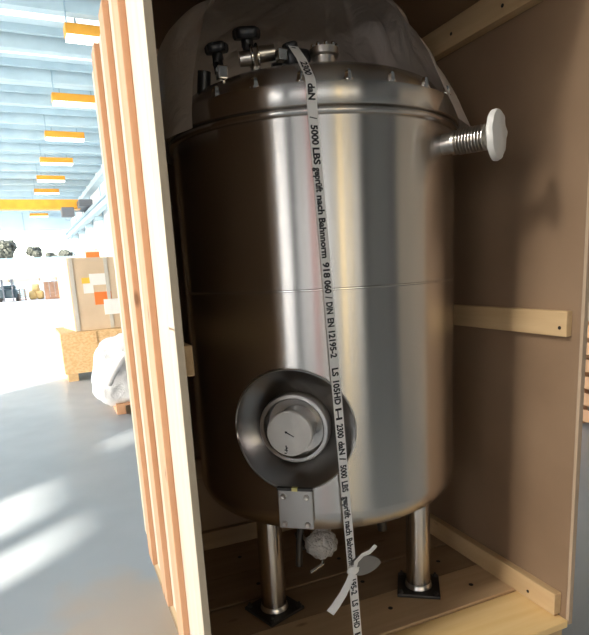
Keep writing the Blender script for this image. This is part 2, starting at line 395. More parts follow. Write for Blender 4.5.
# deck planks run across, direct light and shade are put into their colours; the front one is newer
yy = [(YF - .012, 1.488, 'freshlit', -.008), (1.492, 1.70, 'deckdark', 0), (1.704, 1.90, 'deckback', -.002), (1.905, 2.11, 'deckback', 0), (2.115, YB, 'deckback', -.003)]
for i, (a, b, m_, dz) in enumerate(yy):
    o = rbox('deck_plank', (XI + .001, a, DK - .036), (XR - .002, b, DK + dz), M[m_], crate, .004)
    for x in ([.62, 1.0, 1.36] if i else [.5, 1.1]):
        MB().cyl(rel(x, (a + b) / 2 + .02 * math.sin(x * 9), DK + dz - .001), rel(x, (a + b) / 2 + .02 * math.sin(x * 9), DK + dz + .0012), .009, n=10).build('screw_head', M['hole'], o)
for x in (.30, .86, 1.40):
    MB().box((x, YF, 0), (x + .10, YB, H + DK - .036)).build('skid', M['pine_y'], crate, bevel=.004)

# ------------------------------------------------------------------ the stainless steel tank
TX, TY, TR = .9025, 1.8990, .4815
TC = Vector((TX, TY, 0))
tank = thing('steel_tank', 'upright brushed stainless steel tank on three legs with bolted lid, standing in the open crate', 'tank', (TX, TY, DK + H))
def pol(az, r, z): a = math.radians(az); return Vector((TX + r * math.cos(a), TY + r * math.sin(a), z + H))
def radial(az): a = math.radians(az); return Vector((math.cos(a), math.sin(a), 0))
NAZ, NZ, NR = -127.3, -.482, .19                         # sight port: azimuth, height, rim radius
Z0, Z1, ZS = -.748, .405, -.0652
# shell: exact cylinder with a round opening for the port, analytic normals
def make_shell():
    bm = bmesh.new(); half = math.radians(32); za, zb = NZ - .232, NZ + .23
    na = 36; nb = 14; th0 = math.radians(NAZ)
    arc = [th0 - half + 2 * half * i / na for i in range(na + 1)]
    rest = [th0 + half + (2 * PI - 2 * half) * i / 100 for i in range(1, 100)]
    allth = arc + rest
    zs_hi = [zb, zb + .05, ZS - .004, ZS - .0015, ZS + .0015, ZS + .004, .2, Z1]
    V = {}
    def vert(t, z, dr=0.0):
        k = (round(t, 5), round(z, 5))
        if k not in V: V[k] = bm.verts.new((TX + (TR + dr) * math.cos(t), TY + (TR + dr) * math.sin(t), z + H))
        return V[k]
    def band(ths, zl, closed):
        n = len(ths)
        for z_0, z_1 in zip(zl, zl[1:]):
            d0 = .0012 if abs(z_0 - ZS) < .002 else 0; d1 = .0012 if abs(z_1 - ZS) < .002 else 0
            for i in range(n if closed else n - 1):
                t0, t1 = ths[i], ths[(i + 1) % n]
                bm.faces.new([vert(t0, z_0, d0), vert(t1, z_0, d0), vert(t1, z_1, d1), vert(t0, z_1, d1)])
    band(allth, [Z0, za], True); band(allth, zs_hi, True)
    sidez = [za + (zb - za) * i / nb for i in range(nb + 1)]
    band([arc[-1]] + rest + [arc[0]], sidez, False)
    # ring of faces from the rectangle to the round hole
    border = [(t, za) for t in arc] + [(arc[-1], z) for z in sidez[1:]] + [(t, zb) for t in arc[::-1][1:]] + [(arc[0], z) for z in sidez[::-1][1:-1]]
    prev = None; K = 6; rows = []
    for k in range(K + 1):
        f = k / K; row = []
        for (t, z) in border:
            s = (t - th0) * TR; hz = z - NZ; a = math.atan2(hz, s)
            cs, sn = NR * math.cos(a), NR * math.sin(a)
            ct = th0 + math.asin(cs / TR)
            if k == 0: row.append(vert(t, z))
            else:
                tt = t + (ct - t) * f; zz = z + (NZ + sn - z) * f
                row.append(bm.verts.new((TX + TR * math.cos(tt), TY + TR * math.sin(tt), zz + H)))
        rows.append(row)
    n = len(border)
    for A, B in zip(rows, rows[1:]):
        for i in range(n): bm.faces.new([A[i], A[(i + 1) % n], B[(i + 1) % n], B[i]])
    bm.normal_update()
    o0 = base_of(tank)
    for v in bm.verts: v.co -= o0
    me = bpy.data.meshes.new('shell'); bm.to_mesh(me); bm.free(); me.materials.append(M['steel'])
    me.polygons.foreach_set('use_smooth', [True] * len(me.polygons))
    nor = []
    for v in me.vertices:
        d = Vector((v.co.x, v.co.y, 0)).normalized(); nor.append(d)
    # keep outward winding
    for p in me.polygons:
        c = Vector((p.center.x, p.center.y, 0))
        if p.normal.dot(c) < 0: p.flip()
    me.normals_split_custom_set_from_vertices(nor)
    o = bpy.data.objects.new('shell', me); C.objects.link(o); o.parent = tank
    return o
make_shell()
def tl(name, prof, m, n=128, parent=tank, sharp=35):
    return MB().lathe([(r, z + H) for r, z in prof], (TX, TY, 0), (0, 0, 1), n).build(name, m, parent, smooth=True, sharp=sharp)
# weld seam
tl('weld_seam', [(TR + .0005, ZS - .0035), (TR + .0032, ZS - .0012), (TR + .0032, ZS + .0012), (TR + .0005, ZS + .0035)], M['steelbright'])
# dished bottom
kp = []; kr = .085
for i in range(9):
    a = PI / 2 * i / 8 * .93; kp.append((TR - kr + kr * math.cos(a), Z0 - kr * math.sin(a)))
r9, z9 = kp[-1]
for i in range(1, 9):
    f = i / 8; kp.append((r9 * (1 - f), z9 - .075 * (1 - (1 - f) ** 2)))
tl('bottom_head', kp, M['steel'], sharp=60)
# flange, bead and lid
tl('flange_bead', [(TR - .004, .396), (TR + .007, .398), (TR + .0125, .403), (TR + .0125, .411), (TR + .008, .416), (TR - .006, .417)], M['steel'], sharp=80)
tl('lid_flange', [(TR - .02, .420), (TR + .010, .420), (TR + .0145, .424), (TR + .0145, .470), (TR + .012, .478), (TR + .004, .481), (TR - .05, .481)], M['steel'], sharp=50)
dome = [(TR - .03, .48), (TR - .04, .515), (TR - .06, .540), (TR - .09, .555)] + [((TR - .09) * (1 - i / 10), .555 + .055 * (1 - (1 - i / 10) ** 2)) for i in range(1, 11)]
tl('lid', dome, M['steel'], sharp=70)
# bolts round the flange (two of them share one mesh)
first = None
for i in range(24):
    az = -103 + 15 * i
    if first is None:
        p = pol(az, TR + .002, .479)
        mb = MB().lathe([(0, 0), (.011, 0), (.011, .012), (.0095, .013), (.0095, .021), (.007, .026), (.003, .028), (0, .0282)], p, (0, 0, 1), 6)
        mb.cyl(p - Vector((0, 0, .002)), p + Vector((0, 0, .003)), .014, n=14)
        first = mb.build('lid_bolt', M['steelbright'], tank, smooth=True, sharp=30); d0 = pol(az, TR + .002, .479)
    else:
        o = first.copy(); C.objects.link(o); o.parent = tank; o.location = pol(az, TR + .002, .479) - d0
# ---- conical sight port recess with collar and capped pipe
nd = radial(NAZ); nt_ = Vector((-nd.y, nd.x, 0)); NC = pol(NAZ, TR, NZ)
def cone_wall():
    mb = MB(); n = 96; rings = []
    for k in range(9):
        f = k / 8; row = []
        for i in range(n):
            a = 2 * PI * i / n; r = NR * 1.012 * (1 - f) + .104 * f
            s, h = r * math.cos(a), r * math.sin(a)
            rim = math.sqrt(TR * TR - min(s, TR) ** 2) - TR + .004          # rim follows the shell
            dep = -.075
            d = rim * (1 - f) + dep * f
            row.append(mb.bm.verts.new(NC + nt_ * s + Vector((0, 0, h)) + nd * d))
        rings.append(row)
    for A, B in zip(rings, rings[1:]):
        for i in range(n): mb.bm.faces.new([A[i], A[(i + 1) % n], B[(i + 1) % n], B[i]])
    return mb
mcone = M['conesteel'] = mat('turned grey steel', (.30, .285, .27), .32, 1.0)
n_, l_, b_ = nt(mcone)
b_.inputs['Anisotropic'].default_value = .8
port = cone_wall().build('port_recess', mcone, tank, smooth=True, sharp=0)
mb = MB(); n = 96
pr = []
for k in range(n + 1):
    a = 2 * PI * k / n; s = NR * math.cos(a)
    pr.append(NC + nt_ * s + Vector((0, 0, NR * math.sin(a))) + nd * (math.sqrt(TR * TR - s * s) - TR + .003))
mb.tube(pr, .0032, 6).build('recess_rim', M['steelplain'], port, smooth=True)
mb = MB().lathe([(.080, -.10), (.106, -.10), (.110, -.065), (.110, -.03), (.106, -.024), (.096, -.024), (.092, -.03), (.092, -.075), (.0, -.075)], NC, nd, 64)
mb.build('port_collar', M['steelplain'], tank, smooth=True, sharp=35)
mb = MB().lathe([(.062, -.075), (.062, .000), (.066, .006), (.066, .022), (.060, .024)], NC, nd, 48)
pp = mb.build('port_pipe', M['plate'], tank, smooth=True, sharp=35)
cp = MB().lathe([(.0, .0285), (.066, .0285), (.0695, .026), (.0695, .012), (.0665, .012)], NC, nd, 56).build('port_cap', M['whitecap'], tank, smooth=True, sharp=30)
def stroke(a, b, w=.0022):                                # a pen stroke on the cap face; a, b in cap coordinates (right, up)
    up = Vector((0, 0, 1)); A = NC + nt_ * a[0] + up * a[1] + nd * .029; B = NC + nt_ * b[0] + up * b[1] + nd * .029
    t = (B - A).normalized(); w_ = t.cross(nd) * w
    return [A - w_, B - w_ * .6, B + w_ * .6, A + w_]
mb = MB()
for s in (((-.012, .006), (.014, -.009)), ((-.013, .006), (-.006, .006)), ((-.012, .007), (-.010, .001)), ((-.012, -.036), (-.010, -.058)), ((-.017, -.050), (-.007, -.052)), ((-.018, -.060), (-.011, -.062)), ((-.013, -.046), (-.006, -.043))):
    mb.add(stroke(*s), [(0, 1, 2, 3)])
mb.build('pen_mark', M['blackink'], cp)['kind'] = 'stuff'
# ---- bolted plate below the port
PAZ = -126.8
pd = radial(PAZ); pt = Vector((-pd.y, pd.x, 0)); PC = pol(PAZ, TR + .016, -.728)
def pbox(c, hw, hh, hd, mb=None):
    mb = mb or MB(); vs = [c + pt * (hw * sx) + Vector((0, 0, hh * sz)) + pd * (hd * sy) for sz in (-1, 1) for sx, sy in ((-1, 1), (1, 1), (1, -1), (-1, -1))]
    mb.add(vs, [(3, 2, 1, 0), (4, 5, 6, 7), (0, 1, 5, 4), (1, 2, 6, 5), (2, 3, 7, 6), (3, 0, 4, 7)]); return mb
plate = pbox(PC, .0545, .062, .005).build('bracket_plate', M['plate'], tank, bevel=.003)
mb = pbox(PC - pd * .018 + Vector((0, 0, .01)), .045, .05, .013); mb.build('bracket_spacer', M['darksteel'], tank)
for sx in (-1, 1):
    for sz in (-1, 1):
        p = PC + pt * (.036 * sx) + Vector((0, 0, .047 * sz * .95 - .002)) + pd * .005
        MB().lathe([(.0, .0045), (.0045, .0045), (.0065, .0055), (.0095, .003), (.0095, 0)], p, pd, 16).build('bracket_bolt', M['steelplain'], plate, smooth=True)
pbox(PC + Vector((0, 0, .067)), .056, .004, .006).build('bracket_lip', M['darksteel'], plate)
pbox(PC + Vector((0, 0, .0675)) + pd * .002, .009, .0055, .006).build('yellow_tab', mat('pale yellow tab', (.75, .68, .25), .5), plate)
# ---- side nozzle with ribbed hose and white blind cap
SAZ, SZ = -59.5, .340
sdv = radial(SAZ); SP = pol(SAZ, TR, SZ)
noz = MB().lathe([(.0, -.01), (.030, -.01), (.030, .028), (.034, .030), (.034, .040), (.028, .042), (0, .042)], SP, sdv, 32).build('side_nozzle', M['steelplain'], tank, smooth=True, sharp=35)
prof = [(.022, .040)]
for i in range(9):
    h = .046 + i * .0093; prof += [(.0255, h), (.0365, h + .0025), (.0365, h + .0045), (.0255, h + .007)]
prof += [(.022, .132), (.0, .132)]
MB().lathe(prof, SP, sdv, 32).build('ribbed_sleeve', M['steelplain'], noz, smooth=True, sharp=30)
MB().lathe([(.0, .13), (.014, .13), (.014, .158), (0, .158)], SP, sdv, 20).build('spindle', M['steelbright'], noz, smooth=True, sharp=35)
cap = MB()
prof = [(.0, .150), (.045, .152), (.062, .146), (.0685, .150), (.0695, .158), (.066, .166), (.045, .172), (.0, .174)]
cap.lathe(prof, SP, sdv, 40)
for v in cap.bm.verts:
    d = v.co - SP; ax = d.dot(sdv); rv = d - sdv * ax
    if rv.length > .05: v.co += rv.normalized() * .003 * noise.noise(rv * 40) + sdv * .004 * noise.noise(rv * 35)
cap.build('blind_cap', M['whitecap'], noz, smooth=True, sharp=40)
# ---- fittings on the lid
def valve(px, name='lid_valve', knob=True, disc=False, tilt=(0, 0, 1)):
    """clamped sampling valve: stub, bright block, clamp rings, black hand wheel"""
    p = Vector(px); base = Vector((p.x, p.y, .555 + H))
    mb = MB().cyl(base - Vector((0, 0, .02)), p - Vector((0, 0, .012)), .014, n=16)
    v = mb.build(name, M['steelplain'], tank, smooth=True)
    return v
def knob(c, ax, r, parent):
    q = Vector((0, 0, 1)).rotation_difference(Vector(ax)); mb = MB(); n = 40; rings = []
    for rr, h in ((.35, -.5), (.9, -.45), (1.0, -.2), (1.0, .25), (.86, .45), (.0, .5)):
        row = []
        for i in range(n):
            a = 2 * PI * i / n; lob = 1 + .09 * math.cos(5 * a) * (rr > .5)
            row.append(mb.bm.verts.new(Vector(c) + q @ Vector((r * rr * lob * math.cos(a), r * rr * lob * math.sin(a), r * .8 * h))))
        rings.append(row)
    for A, B in zip(rings, rings[1:]):
        for i in range(n): mb.bm.faces.new([A[i], A[(i + 1) % n], B[(i + 1) % n], B[i]])
    mb.bm.faces.new(rings[0][::-1])
    mb.cyl(Vector(c) - q @ Vector((0, 0, r * .9)), Vector(c), r * .45, n=16)
    return mb.build('hand_wheel', M['black'], parent, smooth=True, sharp=40)
vf = Vector((-.35, -.93, .05)).normalized()
# left valve
v = valve((.538, 1.735, .56 + H))
MB().box((.523, 1.705, .548 + H), (.553, 1.735, .585 + H)).build('valve_block', M['steelbright'], v, bevel=.004)
MB().tube([(.538, 1.74, .575 + H), (.537, 1.75, .60 + H), (.536, 1.75, .625 + H)], .016, 14).build('valve_body', M['black'], v, smooth=True)
knob((.536, 1.75, .642 + H), (-.15, -.1, 1), .034, v)
MB().cyl((.50, 1.80, .53 + H), (.505, 1.79, .59 + H), .020, n=18).build('side_port', M['black'], v, smooth=True)
# middle valve: two clamp discs, pipe piece and wheel
v = valve((.643, 1.72, .60 + H))
dx = Vector((.96, -.25, .12)).normalized(); cc = Vector((.641, 1.72, .617 + H))
for s, r in ((-.009, .037), (.009, .037)):
    MB().lathe([(0, -.004), (r - .003, -.004), (r, -.001), (r, .002), (r - .003, .004), (0, .004)], cc + dx * s, dx, 28).build('clamp_disc', M['steelbright'], v, smooth=True, sharp=35)
MB().lathe([(0, .012), (.022, .012), (.022, .062), (0, .062)], cc + Vector((0, 0, .006)), dx, 24).build('pipe_piece', M['steelplain'], v, smooth=True, sharp=35)
MB().lathe([(0, -.045), (.020, -.045), (.022, -.012), (0, -.012)], cc, dx, 24).build('pipe_piece', M['steelplain'], v, smooth=True, sharp=35)
MB().cyl(cc + Vector((-.016, .01, .012)), cc + Vector((-.018, .012, .05)), .013, n=16).build('valve_stem', M['black'], v, smooth=True)
knob(cc + Vector((-.016, .01, .066)), (-.1, -.2, 1), .040, v)
MB().lathe([(0, 0), (.022, 0), (.024, .01), (.024, .03), (0, .03)], (.69, 1.70, .575 + H), dx, 20).build('side_port', M['black'], v, smooth=True)
# right valve: black body, bright block and lever
v = valve((.715, 1.62, .575 + H))
MB().box((.664, 1.585, .570 + H), (.692, 1.615, .602 + H)).build('valve_block', M['steelbright'], v, bevel=.004)
MB().blob((.728, 1.61, .585 + H), (.040, .03, .026), 3, .12, 2, 3, sq=.7).build('valve_body', M['black'], v, smooth=True)
knob((.728, 1.65, .632 + H), (-.25, -.1, 1), .022, v)
# studded inspection nozzle
ip = pol(-107.5, .335, .560)
nz_ = MB().lathe([(.0, -.01), (.033, -.01), (.033, .022), (.042, .026), (.042, .044), (.033, .046), (0, .046)], ip, (0, 0, 1), 32).build('lid_nozzle', M['steelplain'], tank, smooth=True, sharp=35)
for i in range(10):
    a = 2 * PI * i / 10; q = ip + Vector((.036 * math.cos(a), .036 * math.sin(a), .043))
    MB().lathe([(0, 0), (.0055, 0), (.0055, .008), (.003, .012), (0, .012)], q, (0, 0, 1), 6).build('stud', M['steelbright'], nz_)
# ---- legs
for az, lr in ((-161, .303), (-40, .352), (77, .33)):
    lp = pol(az, lr, 0); zt = H - .79 
    lg = MB().lathe([(.0, 0), (.046, 0), (.046, 1.25 - .79 - .014), (0, 1.25 - .79 - .014)], (lp.x, lp.y, H + DK + .012), (0, 0, 1), 40).build('leg', M['steel'], tank, smooth=True, sharp=35)
    MB().lathe([(0, 0), (.052, 0), (.049, .014), (.046, .018), (0, .018)], (lp.x, lp.y, H + DK + .012), (0, 0, 1), 32).build('foot_collar', M['steelplain'], lg, smooth=True, sharp=35)
    ang = math.radians(az) + (PI / 2 if az == -161 else .10 if az == -40 else 0)
    fp = MB().box((lp.x - .08, lp.y - .08, H + DK), (lp.x + .08, lp.y + .08, H + DK + .012), rz=ang, piv=(lp.x, lp.y, 0)).build('foot_plate', M['darksteel'], lg, bevel=.002)
    for i in range(4):
        a = ang + PI / 4 + i * PI / 2; q = Vector((lp.x + .093 * math.cos(a), lp.y + .093 * math.sin(a), H + DK + .012))
        MB().lathe([(0, 0), (.010, 0), (.010, .007), (.005, .009), (.005, .016), (0, .016)], q, (0, 0, 1), 6).build('foot_bolt', M['darksteel'], lg)
# ---- drain with wrapped valve under the tank
dp = [(TX, TY, H - .84), (TX, TY, H - .92), (TX - .02, TY - .05, H - .945), (.775, 1.70, H - .95)]
dr = MB().tube(dp, .026, 16).build('drain_pipe', M['steelplain'], tank, smooth=True)
w = MB().blob((.755, 1.655, H - .952), (.056, .052, .050), 4, .16, 2.6, 5).build('bubble_wrap', M['wrap'], dr, smooth=True, sharp=0)
MB().blob((.755, 1.66, H - .952), (.034, .034, .034), 3, .1, 2, 2, sq=.7).build('drain_valve', M['steelplain'], dr, smooth=True)
MB().tube([(.76, 1.66, H - .99), (.757, 1.655, H - 1.03), (.70, 1.64, H - 1.040)], .007, 10).build('drain_lever', M['steelbright'], dr, smooth=True)
MB().tube([(.70, 1.70, H - .89), (.69, 1.70, H - .95), (.685, 1.70, H - 1.04)], .012, 10).build('drain_bracket', M['darksteel'], dr, smooth=True)
pr_ = MB().tube([(1.02, 1.72, H - .80), (1.03, 1.72, H - .90), (1.05, 1.73, H - 1.0)], .018, 14).build('outlet_pipe', M['darksteel'], tank, smooth=True)
rng = [Vector((1.122 + .013 * math.cos(a), 1.75, H - 1.128 + .011 * math.sin(a))) for a in [2 * PI * i / 20 for i in range(21)]]
# ---- plastic film thrown over the lid fittings
def film_cover():
    mb = MB(); NA, NK = 90, 26; rows = []
    for k in range(NK + 1):
        f = k / NK; row = []
        for i in range(NA + 1):
            az = -62 + (268) * i / NA                                   # open towards the front
            a = math.radians(az)
            open_ = max(0, 1 - min(i, NA - i) / 16)                      # the free front edges
            zb_ = .40 + .0 * open_; zt_ = .845
            rt = .5 + .5 * math.cos(a + .35)                        # 1 on the right, 0 on the left
            r = (TR + .052) * (1 - .02 * f - .5 * (f ** 2.6 * (1 - rt) + f ** 1.05 * rt)) 
            z = zb_ + (zt_ - zb_) * (1 - (1 - f) ** (1.5 - .4 * rt))
            w_ = noise.noise(Vector((a * 2.2, f * 1.5, 2))) * .045 + noise.noise(Vector((a * 7, f * 4, 5))) * .018 + noise.noise(Vector((a * 17, f * 9, 5))) * .006
            r += w_ * (.25 + f); z += .02 * noise.noise(Vector((a * 4, f * 3, 9))) * f
            z = min(z, CL - .008)
            X = TX + r * math.cos(a); Y = TY + r * math.sin(a)
            X = min(max(X, XI + .03), XR - .06); Y = min(Y, YB - .035)
            row.append(mb.bm.verts.new((X, Y, z + H)))
        rows.append(row)
    for A, B in zip(rows, rows[1:]):
        for i in range(NA): mb.bm.faces.new([A[i], A[i + 1], B[i + 1], B[i]])
    c = mb.bm.verts.new((TX - .03, TY - .27, .846 + H))
    for i in range(NA): mb.bm.faces.new([rows[-1][i], rows[-1][i + 1], c])
    return mb.build('plastic_sheet', M['film'], None, smooth=True, sharp=0)
tag(film_cover(), 'crumpled translucent plastic sheet draped over the lid of the steel tank', 'plastic sheet')

# ------------------------------------------------------------------ printed lashing strap
SA, SB = rel(.690, 1.440, .42), rel(.757, 1.405, -1.24)
strap = thing('lashing_strap', 'white lashing strap with black printed words tied down the front of the tank', 'strap', (SB.x, SB.y, SB.z))
SW = .0145
def ribbon(pts, wid, name, m, parent, th=.0018, wdir=Vector((1, 0, 0))):
    mb = MB(); prev = None
    for i, p in enumerate(pts):
        p = Vector(p); t = (Vector(pts[min(i + 1, len(pts) - 1)]) - Vector(pts[max(i - 1, 0)])).normalized()
        wd = wdir[i] if isinstance(wdir, list) else wdir
        w_ = (wd - t * wd.dot(t)).normalized(); nn = t.cross(w_).normalized()
        ww = wid[i] if isinstance(wid, list) else wid
        ring = [mb.bm.verts.new(p + w_ * (ww * sx) + nn * (th * sy)) for sx, sy in ((-1, -.5), (1, -.5), (1, .5), (-1, .5))]
        if prev:
            for k in range(4): mb.bm.faces.new([prev[k], prev[(k + 1) % 4], ring[(k + 1) % 4], ring[k]])
        else: mb.bm.faces.new(ring[::-1])
        prev = ring
    mb.bm.faces.new(prev); return mb.build(name, m, parent)
body = [rel(.716, 1.60, .612), rel(.703, 1.52, .553), rel(.694, 1.462, .497), rel(.6905, 1.4465, .4825), rel(.689, 1.439, .470)] + [SA + (SB - SA) * (i / 20) for i in range(21)]
ribbon(body, SW, 'webbing', M['strap'], strap)
st = (SB - SA).normalized(); sw = (Vector((1, 0, 0)) - st * st.x).normalized(); sn = st.cross(sw)
if sn.y > 0: sn = -sn
def text_outline(body_, bold=.041):
    cu_ = bpy.data.curves.new('t', 'FONT'); cu_.body = body_; cu_.size = 1; cu_.offset = bold; cu_.resolution_u = 3
    ob = bpy.data.objects.new('t', cu_); C.objects.link(ob); dg = bpy.context.evaluated_depsgraph_get()
    me = bpy.data.meshes.new_from_object(ob.evaluated_get(dg))
    vs = [Vector(v.co) for v in me.vertices]; fs = [tuple(p.vertices) for p in me.polygons]
    bpy.data.objects.remove(ob); bpy.data.curves.remove(cu_); bpy.data.meshes.remove(me); return vs, fs
def word(txt, s0, s1, A=SA, B=SB, wdir=sw, ndir=sn, cap=.0195):
    """printed word between fractions s0 and s1 of the line A-B, read downwards, tops to the right"""
    vs, fs = text_outline(txt); x0 = min(v.x for v in vs); x1 = max(v.x for v in vs)
    mb = MB(); k = cap / .72
    mb.add([A + (B - A) * (s0 + (s1 - s0) * (v.x - x0) / (x1 - x0)) + wdir * ((v.y - .345) * k) + ndir * .0013 for v in vs], fs)
    return mb.build('printed_word', M['blackink'], strap, keep=True)
for t_, a, b in (('/', .0200, .0240), ('5000', .0325, .0625), ('LBS', .0665, .0925), ('geprüft', .0965, .1350), ('nach', .1400, .1700), ('Bahnnorm', .1755, .2400),
                 ('918', .2470, .2725), ('060', .2765, .2985), ('/', .3030, .3075), ('DIN', .3130, .3330), ('EN', .3400, .3550), ('12195-2', .3620, .4085),
                 ('LS', .4264, .4410), ('105HD', .4490, .4920), ('I–I', .4985, .5195), ('2300', .5272, .5530), ('daN', .5590, .5840), ('/', .5895, .5950), ('5000', .6035, .6285),
                 ('LBS', .6345, .6550), ('geprüft', .6630, .7060), ('nach', .7120, .7395), ('Bahnnorm', .7460, .8000), ('195-2', .8300, .8610), ('LS', .8731, .8860),
                 ('105HD', .8942, .9320), ('I–I', .9420, .9640)):
    word(t_, a, b)
# words on the part above the flange edge
word('2300', .05, .95, rel(.7006, 1.508, .5415) + Vector((0, -.001, .001)), rel(.6922, 1.4535, .4890), sw, Vector((0, -.7, .7)))
word('daN', .02, .95, rel(.689, 1.439, .468), rel(.690, 1.440, .425))
# knot, tails and the folded loop
KP = SA + (SB - SA) * .808
KP = KP + Vector((0, -.006, 0))
MB().blob(KP, (.020, .013, .017), 3, .25, 2.2, 4).build('knot', M['strap'], strap, smooth=True)
ribbon([KP + Vector((-.004, -.006, .004)), rel(.722, 1.392, -.95), rel(.700, 1.392, -.985), rel(.672, 1.394, -1.020), rel(.655, 1.395, -1.037)], [.008, .011, .013, .014, .0145], 'strap_tail', M['strap'], strap, .002, Vector((.85, -.1, -.4)))
ribbon([KP + Vector((.002, -.008, .006)), rel(.750, 1.393, -.890), rel(.772, 1.392, -.873), rel(.798, 1.392, -.869), rel(.815, 1.393, -.858), rel(.820, 1.393, -.853)], [.006, .008, .007, .008, .009, .008], 'strap_tail', M['strap'], strap, .002, Vector((.0, -.2, 1)))
# flat folded loop lying sideways
lp_ = MB(); n = 28; c0 = rel(.790, 1.410, -.918)
top, bot = [], []
for i in range(n):
    a = 2 * PI * i / n; x = .053 * math.cos(a); z = .031 * math.sin(a) * (1 - .25 * (math.cos(a)))
    top.append(lp_.bm.verts.new(c0 + Vector((x, -.006, z - .06 * x)))); bot.append(lp_.bm.verts.new(c0 + Vector((x, .006, z - .06 * x))))
ct = lp_.bm.verts.new(c0 + Vector((0, -.014, 0))); cb = lp_.bm.verts.new(c0 + Vector((0, .014, 0)))
for i in range(n):
    j = (i + 1) % n
    lp_.bm.faces.new([top[i], top[j], ct]); lp_.bm.faces.new([bot[j], bot[i], cb]); lp_.bm.faces.new([top[i], bot[i], bot[j], top[j]])
o = lp_.build('folded_loop', mat('shaded grey strap', (.20, .185, .165), .7), strap, smooth=True, sharp=60); o['label'] = 'shaded folded loop beside the knot'  # shade on the white strap put into the loop's colour

# ------------------------------------------------------------------ hall fittings
RH = Matrix.Rotation(HA, 3, 'Z')
words = ['nearest to the camera, cut by the crate edge', 'second from the camera, beside the crate edge', 'third from the camera', 'fourth from the camera', 'fifth from the camera, above the crane girder', 'sixth from the camera, just above the crane girder', 'farthest, seen below the crane girder']
lamp0 = None
for w_, yl in zip(words, (12.6, 17.1, 21.3, 25.7, 30.0, 34.2, 46.2)):
    if lamp0 is None:
        lamp0 = thing('ceiling_lamp', '', 'lamp', RH @ Vector((2.12, yl, 6.0)), 'yellow lamps under the hall roof')
        lx, ly = 2.12, yl
        hrot(MB().box((lx - .62, ly, 6.08), (lx + .62, ly + .34, 6.28))).build('housing', M['crane'], lamp0, bevel=.02)
        hrot(MB().box((lx - .60, ly + .01, 6.02), (lx + .60, ly + .33, 6.08))).build('diffuser', M['diffuser'], lamp0)
        for dx_ in (-.4, .4): hrot(MB().cyl((lx + dx_, ly + .17, 6.27), (lx + dx_, ly + .17, 6.42), .02, n=8)).build('bracket', M['trim'], lamp0)
        o = lamp0
    else:
        o = dup(lamp0, RH @ Vector((2.12, yl, 6.0)))
    o['label'] = 'yellow ceiling lamp with lit underside, ' + w_
# overhead crane
cy_ = 32.0
crane = thing('overhead_crane', 'yellow overhead travelling crane girder spanning the far hall', 'crane', RH @ Vector((-4, cy_, 4.97)))
hrot(MB().box((-11.6, cy_ - .25, 5.0), (3.45, cy_ + .25, 5.42))).build('girder', M['crane'], crane, bevel=.02)
hrot(MB().box((-11.6, cy_ - .32, 4.95), (3.45, cy_ + .32, 5.02))).build('girder_flange', M['crane'], crane)
hrot(MB().box((3.3, cy_ - 1.3, 4.97), (3.95, cy_ + 1.3, 5.3))).build('end_carriage', M['machine'], crane, bevel=.03)
hrot(MB().box((2.5, cy_ - .7, 4.55), (3.1, cy_ - .1, 5.0))).build('hoist_box', M['machine'], crane, bevel=.03)
for yy_ in (cy_ - 1.0, cy_ + 1.0):
    hrot(MB().lathe([(0, 0), (.16, 0), (.16, .12), (0, .12)], (3.74, yy_, 5.03), (1, 0, 0), 20)).build('wheel', M['machine'], crane)
run = thing('crane_runway', 'long steel crane runway beam on brackets along the right hall wall', 'beam', RH @ Vector((3.85, 25, 4.55)))
hrot(MB().box((3.72, 5, 4.72), (3.98, 46.5, 4.86))).build('top_flange', M['trim'], run)
hrot(MB().box((3.82, 5, 4.45), (3.88, 46.5, 4.73))).build('web', M['beam'], run)
hrot(MB().box((3.72, 5, 4.40), (3.98, 46.5, 4.46))).build('bottom_flange', M['trim'], run)
for i in range(9):
    hrot(MB().box((3.86, 9 + 4.2 * i, 4.2), (4.3, 9.12 + 4.2 * i, 4.42))).build('bracket', M['trim'], run)

# packed goods standing in the hall
def spin(mb, a, p): bmesh.ops.rotate(mb.bm, verts=mb.bm.verts, cent=p, matrix=Matrix.Rotation(a, 3, 'Z')); return mb
pv = (.03, 8.5, 0); a1 = math.radians(3)
osb = thing('low_crate', 'low strand board crate on timber feet under the tall tan box', 'crate', (.7, 9.1, 0))
spin(MB().box((.03, 8.5, .11), (1.5, 8.53, .695)), a1, pv).build('front_board', M['osb'], osb)
spin(MB().box((.03, 9.67, .11), (1.5, 9.70, .695)), a1, pv).build('back_board', M['osb'], osb)
spin(MB().box((.03, 8.53, .11), (.06, 9.67, .695)), a1, pv).build('end_board', M['osb'], osb)
spin(MB().box((1.47, 8.53, .11), (1.5, 9.67, .695)), a1, pv).build('end_board', M['osb'], osb)
spin(MB().box((.06, 8.53, .66), (1.47, 9.67, .695)), a1, pv).build('lid_board', M['osb'], osb)
spin(MB().box((.06, 8.53, .11), (1.47, 9.67, .14)), a1, pv).build('floor_board', M['osb'], osb)
for x in (.06, .68, 1.32):
    spin(MB().box((x, 8.5, 0), (x + .14, 9.7, .11)), a1, pv).build('foot', M['pine_y'], osb, bevel=.004)
for x in (.42, 1.1):
    spin(MB().box((x, 8.488, .11), (x + .09, 8.5, .695)), a1, pv).build('cleat', M['osb'], osb)
pb = (.24, 8.62, 0); a2 = math.radians(9)
tb = thing('tall_box', 'tall tan packing box with white and orange labels on the strand board crate', 'box', (.8, 9.1, .695))
spin(MB().box((.24, 8.62, .695), (1.35, 9.5, 1.72)), a2, pb).build('body', M['tallbox'], tb, bevel=.006)
for x in (.24, .72):
    spin(MB().box((x + .02, 8.612, .70), (x + .07, 8.621, 1.715)), a2, pb).build('corner_strip', mat('grey strapping', (.55, .53, .48), .5), tb)
